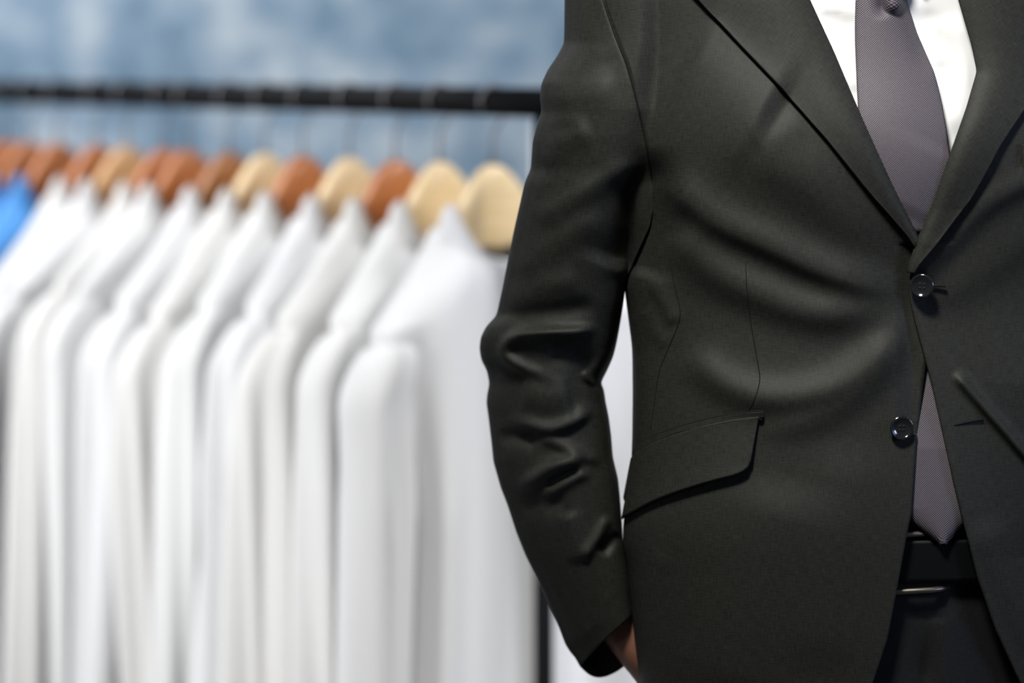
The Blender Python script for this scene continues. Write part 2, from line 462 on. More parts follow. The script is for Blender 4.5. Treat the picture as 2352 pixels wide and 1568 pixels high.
TORSO = [  # (line of the crest in picture-plane units, width below, height, width above, end tapers)
    ([(1560, 120), (1680, 190), (1800, 260)], 95, .009, 80),
    ([(1500, 395), (1580, 465), (1660, 520), (1760, 565), (1880, 620), (2000, 655), (2085, 655)], 22, .0105, 36, (.15, .25)),
    ([(1535, 520), (1580, 575), (1650, 632), (1730, 672), (1850, 715), (1960, 715), (2080, 668)], 30, .0095, 38, (.12, .3)),
    ([(1640, 290), (1740, 350), (1850, 420), (1970, 530), (2070, 610)], 44, .0060, 60, (.3, .3)),
    ([(1560, 790), (1600, 835), (1660, 882), (1740, 912), (1840, 912), (1940, 878), (2030, 800), (2088, 700)], 26, .0082, 32, (.15, .22)),
    ([(1700, 985), (1830, 975), (1940, 930), (2030, 850), (2085, 740)], 24, .0040, 22, (.3, .3)),
    ([(1490, 640), (1520, 690), (1552, 752)], 11, .0035, 16),
    ([(1475, 700), (1500, 760), (1540, 800)], 12, .0025, 16),
    ([(1470, 1500), (1500, 1300), (1520, 1250)], 24, .003, 24),
    ([(1800, 1080), (1760, 1250), (1700, 1480), (1660, 1650)], 90, .006, 90),
    ([(1960, 1000), (1930, 1200), (1880, 1568)], 60, .003, 60),
    ([(1720, 330), (1790, 305), (1850, 262)], 26, .0018, 26),
    # right front
    ([(2098, 640), (2180, 560), (2270, 470), (2400, 400)], 18, .004, 24, (.1, .1)),
    ([(2120, 700), (2230, 640), (2352, 560), (2460, 520)], 30, .003, 40, (.2, .2)),
    ([(2188, 852), (2215, 884), (2260, 936), (2310, 993), (2352, 1042), (2440, 1140)], 7, .0060, 10, (.10, .1)),
    ([(2250, 1180), (2300, 1300), (2400, 1500)], 30, .003, 40),
    # chest recess towards the armhole
    ([(1492, 330), (1500, 430), (1496, 520), (1470, 640)], 30, -.020, 30, (.3, .1)),
]
SLEEVE = [
    ([(1506, 380), (1500, 450), (1492, 530), (1456, 640)], 60, -.022, 44, (.25, .15)),
    ([(1376, 752), (1320, 762), (1250, 764), (1190, 770), (1160, 790), (1158, 818), (1190, 842), (1240, 860), (1290, 880)], 9, 0.0109, 12, (.12, .35)),
    ([(1250, 800), (1310, 812), (1370, 846)], 20, -.0055, 18),
    ([(1150, 735), (1250, 722), (1380, 700)], 16, -.005, 16),
    ([(1190, 900), (1255, 915), (1320, 910)], 34, .007, 34),
    ([(1165, 950), (1205, 975), (1262, 986), (1320, 968), (1368, 930)], 9, 0.0075, 14, (.25, .2)),
    ([(1140, 1000), (1200, 1003), (1240, 1008)], 14, -0.0058, 10),
    ([(1235, 1000), (1280, 1020), (1350, 1050), (1390, 1060)], 9, 0.0043, 12),
    ([(1190, 1130), (1225, 1100), (1275, 1070), (1350, 1052)], 13, 0.0094, 13),
    ([(1250, 1118), (1290, 1094), (1330, 1074)], 6, -0.0045, 6),
    ([(1250, 1150), (1270, 1128), (1310, 1104), (1360, 1080)], 9, 0.0045, 8),
    ([(1180, 1160), (1240, 1160), (1310, 1150)], 18, -.003, 14),
    ([(1300, 1170), (1318, 1230), (1330, 1300)], 17, .004, 17),
    ([(1405, 1180), (1370, 1240), (1335, 1290)], 10, 0.0051, 8),
    ([(1425, 1225), (1395, 1255), (1380, 1275)], 9, -0.0058, 9),
    ([(1340, 850), (1352, 872), (1372, 884)], 5, 0.0043, 5),
    ([(1225, 520), (1290, 470), (1380, 420), (1460, 385)], 22, .0045, 18),
    ([(1235, 380), (1300, 320), (1360, 290)], 24, .0035, 20),
    ([(1180, 640), (1240, 580), (1320, 530), (1400, 500)], 26, .0035, 20),
    ([(1160, 700), (1240, 660), (1340, 640)], 20, .003, 20),
    ([(1250, 230), (1330, 215), (1420, 205)], 26, .002, 22),
    ([(1250, 160), (1290, 220), (1300, 300)], 20, .0025, 20),
    ([(1330, -60), (1360, 60), (1400, 150)], 30, .003, 30),
]
SEAM = [(-240, 1420), (-100, 1370), (0, 1383), (80, 1412), (150, 1440), (260, 1470), (340, 1485), (420, 1497), (520, 1500), (600, 1470), (665, 1438), (720, 1420)]
ARM = [((1400, -215), (1470, -215)), ((1345, -170), (1520, -160)), ((1305, -90), (1535, -80)), ((1297, -20), (1535, -10)), ((1296, 60), (1535, 60)), ((1295, 100), (1535, 100)), ((1280, 128), (1535, 128)),
       ((1258, 160), (1535, 160)), ((1243, 193), (1535, 190)), ((1240, 225), (1535, 220)), ((1244, 255), (1535, 250)), ((1232, 288), (1532, 285)), ((1223, 325), (1530, 320)), ((1219, 388), (1522, 385)),
       ((1204, 422), (1515, 415)), ((1197, 455), (1508, 445)), ((1180, 530), (1492, 520)), ((1163, 615), (1455, 600)), ((1154, 660), (1438, 640)), ((1140, 724), (1433, 690)), ((1116, 750), (1427, 728)),
       ((1104, 774), (1423, 752)), ((1101, 800), (1417, 785)), ((1105, 826), (1409, 818)), ((1118, 851), (1395, 850)), ((1124, 880), (1380, 879)), ((1119, 903), (1387, 893)), ((1117, 925), (1391, 922)),
       ((1122, 960), (1398, 955)), ((1128, 1010), (1404, 1000)), ((1133, 1060), (1408, 1050)), ((1150, 1120), (1420, 1100)), ((1165, 1158), (1424, 1140)), ((1185, 1220), (1428, 1195)), ((1205, 1270), (1431, 1240)),
       ((1235, 1330), (1439, 1288)), ((1260, 1385), (1446, 1325)), ((1280, 1430), (1450, 1358)), ((1300, 1484), (1453, 1388)), ((1318, 1505), (1455, 1400)), ((1332, 1530), (1455, 1412))]
def seam_x(y): return sm(y, SEAM, 12)
AL = [(l[1], l[0]) for l, r in ARM]; AR = [(r[1], r[0]) for l, r in ARM]
AD = [(-215, 2.085), (0, 2.072), (250, 2.060), (600, 2.090), (860, 2.118), (1200, 2.112), (1560, 2.105)]
def arm_axes(y):
    xl = ip(y, AL); xr = ip(y, AR)
    return xl, xr
_ys = np.arange(-260, 1600, 10.); _h = (lambda q: (q[1]-q[0])/2)(arm_axes(_ys))
_kern = np.exp(-(np.arange(-16, 17)*10/70.)**2/2); _kern /= _kern.sum()
_h = np.convolve(np.pad(_h, 16, 'edge'), _kern, 'valid')
def HWS(y): return np.interp(y, _ys, _h)
def smin(a, b_, k):
    h = np.maximum(k-np.abs(a-b_), 0)/k
    return np.minimum(a, b_)-h*h*k/4
def KK(y): return sm(y, [(-250, .05), (150, .045), (330, .03), (450, .012), (600, .003)], 30)
def pen(u, py): return .05*np.clip((u-.4)/.6, 0, 1)**2*np.clip((600-py)/120, 0, 1)
def arm_front(px, py):
    xl, xr = arm_axes(py); c = (xl+xr)/2; a = (xr-xl)/2
    a_s = HWS(py)
    u = np.clip((px-c)/a, -1, 1)
    return sm(py, AD, 60)-a_s/2800*.92*np.sqrt(1-u*u)-.014*u+pen(u, py)
def torso_front(px, py):
    """depth of the jacket front, folds included"""
    d, s = base_depth(px, py)
    h = folds(px, py, TORSO)*s**.6
    d = d-h
    af = arm_front(px, py)
    near = (py < 640) & (px < 1700)
    d2 = smin(d, np.where(near, af+.08*np.clip((px-1520)/150, 0, 1)**2, 9), KK(py))
    return np.where(near, d2, d)

def panel(side, name, parent):
    rows = np.concatenate([np.arange(-420, -60, 12.), np.arange(-60, 1640, 4.5), np.arange(1640, 2051, 12.)])
    nf, nb = 230, 50
    PX = []; PD = []; S = []
    xl, xc, a, dF, B = axes(rows)
    E = sm(rows, EL if side < 0 else ER, 6)
    ue = np.clip((E-xc)/a, -.985, .985)
    te = np.arccos(np.sign(ue)*np.abs(ue)**(NS/2))            # angle of the front edge
    if side < 0:
        tb = np.linspace(0, 1, nb, endpoint=False)
        t0 = 1.5*PI; t1 = PI
        th = np.concatenate([t0+(t1-t0)*tb[None, :]*np.ones((len(rows), 1)),
                             t1+(te[:, None]-t1)*np.linspace(0, 1, nf)[None, :]], 1)
    else:
        tb = np.linspace(0, 1, nb, endpoint=False)
        th = np.concatenate([(-.5*PI+.5*PI*tb)[None, :]*np.ones((len(rows), 1)),
                             te[:, None]*np.linspace(0, 1, nf)[None, :]], 1)
    c_, s_ = np.cos(th), np.sin(th)
    px = xc[:, None]+a[:, None]*np.sign(c_)*np.abs(c_)**(2/NS)
    py = np.repeat(rows[:, None], th.shape[1], 1)
    sd = np.sign(s_)*np.abs(s_)**(2/NS)
    d = dF[:, None]+B[:, None]*(1-sd)
    front = s_ > 1e-6
    dfr = torso_front(px, py)
    d = np.where(front, dfr, d)
    if side < 0:                                               # tuck under the sleeve, left of the armhole seam
        k = np.clip((seam_x(py)-px)/40, 0, 1)*(py < 660)*(s_ > -.2)
        d = d+.022*k+.0015*np.clip((seam_x(py)-px+8)/8, 0, 1)*(py < 660)
        # pulled back under the other front near the button
        d = d+.004*np.clip((px-2060)/30, 0, 1)*((py > 560) & (py < 1000))
    else:
        edge = np.clip(1-(px-E[:, None])/90, 0, 1)
        d = d-.003*edge*(py > 560)
    P = loc_(Wn(px, py, d))
    uv = np.stack([px/2800, -py/2800], -1)
    # arc-length style U near the side so the weave is not stretched
    me = grid_mesh(name, P, uv, flip=(side < 0))
    o = link(name, me, [M_suit, M_lining], parent)
    md = o.modifiers.new('thickness', 'SOLIDIFY'); md.thickness = .0028; md.offset = -1; md.material_offset = 1; md.material_offset_rim = 0
    return o

jacket = panel(-1, 'suit_jacket', person)
jacket['label'] = 'black wool suit jacket fastened by its upper button'
panel(1, 'jacket_front', jacket)

def sleeve(parent, mirror=False):
    n = 330; m = 128
    # resample the arm outline
    Lp = np.array([l for l, r in ARM], float); Rp = np.array([r for l, r in ARM], float)
    cen = (Lp+Rp)/2; ds = np.concatenate([[0], np.cumsum(np.hypot(*(cen[1:]-cen[:-1]).T))])
    t = np.linspace(0, ds[-1], n)
    g = lambda arr: np.stack([np.interp(t, ds, arr[:, 0]), np.interp(t, ds, arr[:, 1])], -1)
    def soft(a):
        for _ in range(2):
            b_ = a.copy(); b_[1:-1] = (a[:-2]+2*a[1:-1]+a[2:])/4; a = b_
        return a
    Lq, Rq = soft(g(Lp)), soft(g(Rp))
    th = np.linspace(0, 2*PI, m, endpoint=False)[None, :]
    Cq = (Lq+Rq)/2; H = (Rq-Lq)/2
    hw = np.hypot(H[:, 0], H[:, 1])
    co, si = np.cos(th), np.sin(th)
    px = Cq[:, :1]+H[:, :1]*co; py = Cq[:, 1:]+H[:, 1:]*co
    # the far side of the cuff reaches further down than the near side
    fr = np.clip((t/t[-1]-.80)/.20, 0, 1)[:, None]**1.5
    nx, ny = -H[:, 1:]/hw[:, None], H[:, :1]/hw[:, None]
    back = np.clip(-si, 0, 1)**.6
    ext = fr*(70*back-4*np.clip(si, 0, 1))
    px = px+nx*ext; py = py+ny*ext
    cd = sm(py, AD, 60)-.014*co*np.clip(si+.5, 0, 1)
    d = cd-(np.minimum(HWS(py), hw[:, None]*1.3)/2800*.92)*si
    front = si > .02
    h = folds(px, py, SLEEVE)*np.clip(si, 0, 1)**.5
    d = d-np.where(front, h, 0)+np.where(front, pen(co, py), 0)
    bd, s = base_depth(px, py)
    bd = bd-folds(px, py, TORSO)*s**.6
    xl_, xc_, a_, _, _ = axes(py)
    inside = (px > xl_+2) & (py < 640)
    d2 = smin(d, np.where(inside, bd, 9), KK(py))
    d = np.where(front & inside, d2, d)
    over = px-seam_x(py)
    k = np.clip(over/30, 0, 1)*(py < 700)*front
    d = d+.020*k
    # crown closes under the shoulder
    P = loc_(Wn(2*axes(py)[1]-px if mirror else px, py, d))
    uv = np.stack([px/2800, -py/2800], -1)
    me = grid_mesh('sleeve', P, uv, wrap=True, flip=mirror)
    me.materials.append(M_suit); me.materials.append(M_lining)
    o = link('sleeve', me, [], parent)
    md = o.modifiers.new('thickness', 'SOLIDIFY'); md.thickness = .0026; md.offset = -1; md.material_offset = 1; md.material_offset_rim = 0
    return o
sleeve(jacket); sleeve(jacket, True)

# lapels -------------------------------------------------------------
OL = [(-330, 1800), (-200, 1690), (-130, 1640), (-100, 1530), (-60, 1545), (0, 1605), (105, 1700), (210, 1800), (320, 1898), (450, 2001), (545, 2087), (572, 2104)]
OR = [(-330, 2230), (-130, 2420), (-100, 2540), (0, 2500), (120, 2440), (250, 2352), (330, 2298), (460, 2228), (560, 2155), (600, 2122), (628, 2100)]
def lapel(side):
    rows = np.arange(-330, 573 if side < 0 else 629, 4.)
    o_ = sm(rows, OL if side < 0 else OR, 4); i_ = sm(rows, EL if side < 0 else ER, 6)
    i_ = i_+(2 if side < 0 else -3)
    if side < 0: i_ = np.maximum(i_, o_+.5)
    else: i_ = np.minimum(i_, o_-.5)
    q = np.linspace(0, 1, 70)[None, :]
    px = o_[:, None]+(i_-o_)[:, None]*q; py = np.repeat(rows[:, None], 70, 1)
    wid = np.abs(i_-o_)[:, None]
    d, s = base_depth(px, py)
    d = d-folds(px, py, TORSO)*s**.6*(1-q**.6*.8)
    roll = np.clip(wid/250, 0, 1)
    d = d-.0042-.0045*roll*np.sin(PI*np.clip(q, 0, 1)**1.3)*.9+.004*q**8
    if side < 0: d = d+.004*np.clip((py-560)/20, 0, 1)
    else: d = d-.003*np.clip((py-480)/80, 0, 1)
    P = loc_(Wn(px, py, d))
    # weave turned with the lapel grain
    a = math.radians(38*side)
    uv = np.stack([(px*math.cos(a)-py*math.sin(a))/2800, -(px*math.sin(a)+py*math.cos(a))/2800], -1)
    o = link('lapel', grid_mesh('lapel', P, uv, flip=(side > 0)), M_suit, jacket)
    solid(o, .0022, -1)
lapel(-1); lapel(1)

# seams, pocket, buttons ----------------------------------------------
def surf_line(pts, off=0.0, k=10, f=torso_front):
    q = np.array(catmull(pts, k)); d = f(q[:, 0], q[:, 1])-off
    return [Vector(p) for p in loc_(Wn(q[:, 0], q[:, 1], d))]
def seam(pts, r=.0005, off=.0, name='seam'):
    o = link(name, tube_mesh(name, surf_line(pts, off), r, 6, taper=lambda t: .35+.65*math.sin(PI*min(max(t, .02), .98))**.4), M_seam, jacket)
    return o
seam([(1712, 598), (1717, 680), (1728, 760), (1740, 830), (1745, 872), (1734, 915), (1719, 944)], name='dart_seam')
seam([(1522, 520), (1537, 590), (1548, 650), (1562, 712), (1556, 750), (1535, 800), (1514, 855), (1504, 920), (1494, 985)], name='side_seam')
seam([(1384, 0), (1412, 80), (1440, 150), (1470, 262), (1485, 340), (1496, 405)], .0007, .0012, 'armhole_seam')

def flap_patch(name, top, bot, off0, off1, mat, th, xs=None):
    """cloth strip between two curves lying on the jacket"""
    tq = np.array(catmull(top, 8)); bq = np.array(catmull(bot, 8))
    def rs(q, n):
        L = np.concatenate([[0], np.cumsum(np.hypot(*(q[1:]-q[:-1]).T))]); t = np.linspace(0, L[-1], n)
        return np.stack([np.interp(t, L, q[:, 0]), np.interp(t, L, q[:, 1])], -1)
    n = 90; A = rs(tq, n); B_ = rs(bq, n); v = np.linspace(0, 1, 34)[:, None]
    px = A[None, :, 0]*(1-v)+B_[None, :, 0]*v; py = A[None, :, 1]*(1-v)+B_[None, :, 1]*v
    bd, s = base_depth(px, py)
    bd = bd-folds(px, py, TORSO)*s**.6
    x01 = np.clip((px-1440)/300, 0, 1)
    off = off0+(off1-off0)*v**1.3*(.45+.55*x01)
    # left end wraps over the hip: do not dive round the side
    d = bd-off
    P = loc_(Wn(px, py, d))
    uv = np.stack([px/2800, -py/2800], -1)
    o = link(name, grid_mesh(name, P, uv, flip=False), mat, jacket)
    solid(o, th, -1)
    return o
flap_patch('pocket_flap', [(1455, 1052), (1480, 1030), (1520, 1009), (1580, 988), (1650, 970), (1700, 960), (1744, 955)],
           [(1428, 1193), (1450, 1180), (1500, 1152), (1560, 1128), (1630, 1106), (1690, 1090), (1716, 1076), (1726, 1058)], .0015, .0065, M_suit, .0025)
flap_patch('pocket_welt', [(1456, 1034), (1490, 1008), (1550, 984), (1620, 964), (1690, 950), (1754, 944)],
           [(1456, 1048), (1490, 1022), (1550, 996), (1620, 977), (1690, 962), (1754, 957)], .0022, .0022, M_suit, .0015)
seam([(1457, 1033), (1490, 1007), (1550, 983), (1620, 963), (1690, 949), (1753, 943)], .0010, .0022, 'pocket_seam')
seam([(1456, 1052), (1490, 1026), (1550, 1000), (1620, 981), (1690, 966), (1735, 959), (1750, 964)], .0013, .0030, 'pocket_seam')

def button(px, py, off, tilt=(0, 0)):
    r = .0099
    prof = [(0.0006, -.0012), (r*.75, -.0012), (r*.97, -.0004), (r, .0008), (r*.96, .0019), (r*.87, .0024), (r*.78, .0019), (r*.70, .0011), (r*.35, .0008), (.0004, .0008)]
    me = lathe('button', prof, 48)
    bm = bmesh.new(); bm.from_mesh(me)
    for sx in (-1, 1):
        for sy in (-1, 1):
            ret = bmesh.ops.create_cone(bm, cap_ends=True, segments=14, radius1=.00085, radius2=.00085, depth=.0006,
                                        matrix=Matrix.Translation((sx*.0016, sy*.0016, .0009)))
            for f in {f for v in ret['verts'] for f in v.link_faces}: f.material_index = 1
    bm.to_mesh(me); bm.free()
    d = float(torso_front(np.array([px]), np.array([py]))[0])-off
    o = link('button', me, [M_button, M_hole], jacket)
    o.location = Vector(W(px, py, d))-PX0
    o.rotation_euler = (PI/2+tilt[0], 0, tilt[1])
    o['label'] = 'glossy black four-hole button'
    return o
button(2118, 656, .0095, (0, math.radians(-20)))
button(2071, 982, .0042, (0, math.radians(4)))
def hole(pts, off):
    link('buttonhole', tube_mesh('buttonhole', surf_line(pts, off, 6), .0011, 8), M_seam, jacket)
hole([(2140, 656), (2156, 656), (2172, 657)], .0035)
hole([(2192, 976), (2222, 969), (2258, 962)], .0014)
# breast pocket welt at the frame edge
flap_patch('breast_pocket', [(2346, 332), (2400, 318), (2460, 306)], [(2350, 384), (2404, 372), (2464, 360)], .003, .003, M_suit, .0015)

# shirt ----------------------------------------------------------------
SHF = [([(2190, 20), (2215, 120), (2205, 240), (2185, 320)], 12, .006, 14), ([(1910, 60), (1940, 130), (1965, 220)], 12, .005, 12), ([(2110, 10), (2160, 110), (2175, 200)], 12, -.005, 12), ([(1880, 20), (1930, 20), (1965, 50)], 9, .003, 12), ([(2150, 40), (2170, 90), (2172, 160)], 10, .003, 10)]
def shirt_depth(px, py):
    d, s = base_depth(px, py)
    return d+.017+.006*np.clip((py-525)/40, 0, 1)-folds(px, py, SHF)
rows = np.arange(-330, 1210, 8.); m = 200
xl, xc, a, dF, B = axes(rows)
th = np.linspace(0, 2*PI, m, endpoint=False)[None, :]
c_, s_ = np.cos(th), np.sin(th)
aa = np.maximum(a*.90-10, 60)[:, None]; 
px = xc[:, None]+aa*np.sign(c_)*np.abs(c_)**(2/NS); py = np.repeat(rows[:, None], m, 1)
dsh = np.where(s_ > 0, np.minimum(shirt_depth(px, py), (dF+B)[:, None]), (dF+B)[:, None]-(B-.02)[:, None]*np.sign(s_)*np.abs(s_)**(2/NS))
shirt = link('shirt', grid_mesh('shirt', loc_(Wn(px, py, dsh)), wrap=True, flip=False), M_shirt, person)
shirt['label'] = 'crisp white dress shirt under the jacket'
# shirt collar (points end just above the picture)
def collar_leaf(sg):
    pts = []
    nx_ = 2045
    top = [(nx_+sg*8, -150), (nx_+sg*70, -190), (nx_+sg*130, -230), (nx_+sg*150, -260)]
    bot = [(nx_+sg*70, -34), (nx_+sg*110, -70), (nx_+sg*150, -150), (nx_+sg*175, -215)]
    A = np.array(catmull(top, 8)); B2 = np.array(catmull(bot, 8)); v = np.linspace(0, 1, 14)[:, None]
    px = A[None, :, 0]*(1-v)+B2[None, :, 0]*v; py = A[None, :, 1]*(1-v)+B2[None, :, 1]*v
    d = shirt_depth(px, py)-.012-.006*np.sin(PI*v)
    o = link('collar', grid_mesh('collar', loc_(Wn(px, py, d)), flip=(sg < 0)), M_shirt, shirt); solid(o, .002, 0)
collar_leaf(-1); collar_leaf(1)

# tie --------------------------------------------------------------------
TL = [(-70, 1990), (-30, 1976), (0, 1970), (60, 1968), (100, 1968), (200, 1971), (275, 1975), (500, 1990), (800, 2035), (1165, 2068)]
TR = [(-70, 2060), (-30, 2066), (0, 2075), (80, 2100), (120, 2118), (170, 2142), (230, 2157), (290, 2168), (385, 2180), (500, 2188), (800, 2208), (1165, 2238)]
TIEF = [([(2020, -60), (2024, 0), (2030, 50)], 11, -.0085, 11, (0, .35)),
        ([(2046, -60), (2052, 0), (2062, 36)], 13, .0100, 12, (0, .3)),
        ([(2078, -40), (2094, 30), (2125, 110), (2155, 180)], 22, -.011, 24, (0, .4)),
        ([(2165, 330), (2120, 420), (2080, 500)], 60, .002, 60)]
def tie_depth(px, py, q):
    d = base_depth(px, py)[0]+.017-.0095-.0045*np.sin(PI*q)**.7
    d = d+.012*np.clip((py-525)/40, 0, 1)-.010*np.clip((py-780)/250, 0, 1)
    return d-folds(px, py, TIEF)
rows = np.concatenate([np.arange(-70, 1165, 3.), np.linspace(1165, 1246, 40)])
l_ = sm(np.minimum(rows, 1165), TL, 8); r_ = sm(np.minimum(rows, 1165), TR, 8)
k = np.clip((rows-1165)/81, 0, .995)
tipx = 2166
kl = np.clip((rows-1165)/81, 0, .995)
l_ = l_+(tipx-l_)*kl; r_ = r_+(tipx-r_)*kl
q = np.linspace(0, 1, 60)[None, :]
px = l_[:, None]+(r_-l_)[:, None]*q; py = np.repeat(rows[:, None], 60, 1)
tie = link('necktie', grid_mesh('necktie', loc_(Wn(px, py, tie_depth(px, py, q))), np.stack([px/2800, -py/2800], -1)), M_tie, person)
solid(tie, .003, -1); tie['label'] = 'plum-grey necktie woven with tiny pale dots'
rows = np.linspace(-170, -34, 24); P = []; UV = []
for y_ in rows:
    t = (y_+170)/136; hw = 58-26*t if t < .85 else (58-26*t)*math.sqrt(max(.02, 1-((t-.85)/.15)**2))
    cx = 2040+10*t; ring = []; uvr = []
    for j in range(40):
        an = 2*PI*j/40; x_ = cx+hw*math.cos(an)
        dd = float(base_depth(np.array([cx]), np.array([y_]))[0][0])-.004-.013*math.sin(an)*(hw/58)
        ring.append(loc_(Wn(x_, y_, dd))); uvr.append((x_/2800, -y_/2800))
    P.append(ring); UV.append(uvr)
link('tie_knot', grid_mesh('tie_knot', np.array(P), np.array(UV), wrap=True, cap=True), M_tie, tie)

# trousers, belt -----------------------------------------------------------
TRF = [([(2118, 1400), (2122, 1480), (2140, 1600)], 9, -.013, 9, (.1, .1)), ([(2140, 1390), (2152, 1490), (2175, 1620)], 12, .008, 12)]
def trouser_front(px, py): 
    d, s = base_depth(px, py)
    return d+.0135+.006*np.clip((py-1180)/60, 0, 1)-folds(px, py, TRF)
rows = np.arange(1176, 2060, 6.)
xl, xc, a, dF, B = axes(rows); m = 200
aa = (a*.86)[:, None]
th = np.linspace(0, 2*PI, m, endpoint=False)[None, :]; c_, s_ = np.cos(th), np.sin(th)
px = xc[:, None]+aa*np.sign(c_)*np.abs(c_)**(2/NS); py = np.repeat(rows[:, None], m, 1)
dd = np.where(s_ > 0, np.minimum(trouser_front(px, py), (dF+B)[:, None]), (dF+B)[:, None]-(B-.015)[:, None]*np.sign(s_)*np.abs(s_)**(2/NS))
trousers = link('trousers', grid_mesh('trousers', loc_(Wn(px, py, dd)), np.stack([px/2800, -py/2800], -1), wrap=True, cap=True), M_trouser, person)
trousers['label'] = 'black suit trousers'
zc_ = W(2130, 2050, 2.09).z
for sg in (-1, 1):
    rows = []
    for t in np.linspace(0, 1, 40):
        z = (zc_+.10)*(1-t)+.035*t; cx = sg*(.098+.012*t)+.012; cy = 2.10+.01*math.sin(t*PI)
        rx = .112-.028*t**.7; ry = .086-.004*t
        rows.append([(cx+rx*math.cos(b2)+.002*math.sin(9*t+b2*2), cy-PX0.y+ry*math.sin(b2), z) for b2 in np.linspace(0, 2*PI, 48, endpoint=False)])
    link('trouser_leg', grid_mesh('trouser_leg', np.array(rows), wrap=True, flip=True, cap=True), M_trouser, trousers)
    rows = []
    for t in np.linspace(0, 1, 24):
        yy = cy-PX0.y+.08-.30*t; w_ = .047*math.sin(PI*min(.97, max(.06, t*.8+.12)))**.5; h_ = .125-.075*t**.7
        if t > .93: w_ *= .7
        rows.append([(cx+w_*math.cos(b2), yy, .002+h_*max(0, .5+.5*math.sin(b2))**(.8)) for b2 in np.linspace(0, 2*PI, 28, endpoint=False)])
    link('shoe', grid_mesh('shoe', np.array(rows), wrap=True, cap=True), M_shoe, person)
def belt_depth(px, py, off): return base_depth(px, py)[0]+.022-off
rows = np.linspace(1238, 1340, 14)
xl, xc, a, dF, B = axes(rows); aa = (a*.865)[:, None]
px = xc[:, None]+aa*np.sign(c_)*np.abs(c_)**(2/NS); py = np.repeat(rows[:, None], m, 1)
slope = (px-2120)*-.03
dd = np.where(s_ > 0, np.minimum(base_depth(px, py)[0]+.022-.0035, (dF+B)[:, None]), (dF+B)[:, None]-(B-.011)[:, None]*np.sign(s_)*np.abs(s_)**(2/NS))
belt = link('belt', grid_mesh('belt', loc_(Wn(px, py+slope*(s_ > 0)*.6, dd)), wrap=True), M_leather, person)
solid(belt, .003, -1); belt['label'] = 'black leather belt'
# loose belt tongue in front, with its hole
rows = np.linspace(1240, 1334, 12); cols = np.linspace(2010, 2290, 60)[None, :]
px = np.repeat(cols, 12, 0); py = rows[:, None]+(px-2120)*-.02
o = link('belt_tongue', grid_mesh('belt_tongue', loc_(Wn(px, py, belt_depth(px, py, .0085)))), M_leather, belt); solid(o, .0028, -1)
bm = bmesh.new(); bmesh.ops.create_cone(bm, cap_ends=True, segments=20, radius1=.0021, radius2=.0021, depth=.0006)
me = bpy.data.meshes.new('belt_hole'); bm.to_mesh(me); bm.free()
o = link('belt_hole', me, M_hole, belt); o.location = W(2125, 1294, float(belt_depth(np.array([2125.]), np.array([1294.]), .0088)[0]))-PX0; o.rotation_euler = (PI/2, 0, 0)
# buckle frame: upper and lower bars joined at the hidden end
def bk(px, py, off=.0115): return Vector(W(px, py, float(belt_depth(np.array([float(px)]), np.array([float(py)]), off)[0])))-PX0
pts = [bk(2138, 1222, .004), bk(2118, 1225, .010)]+[bk(x, 1225+(2118-x)*.05) for x in (2090, 2060, 2030, 2000)]+[bk(1985, 1240), bk(1982, 1290), bk(1986, 1350), bk(2000, 1362)]+[bk(x, 1362-(x-2000)*.055) for x in (2030, 2060, 2100, 2140)]+[bk(2160, 1352, .009), bk(2178, 1349, .003)]
o = link('buckle', tube_mesh('buckle', pts, .0024, 10), M_buckle, belt); o['label'] = 'brushed metal belt buckle'

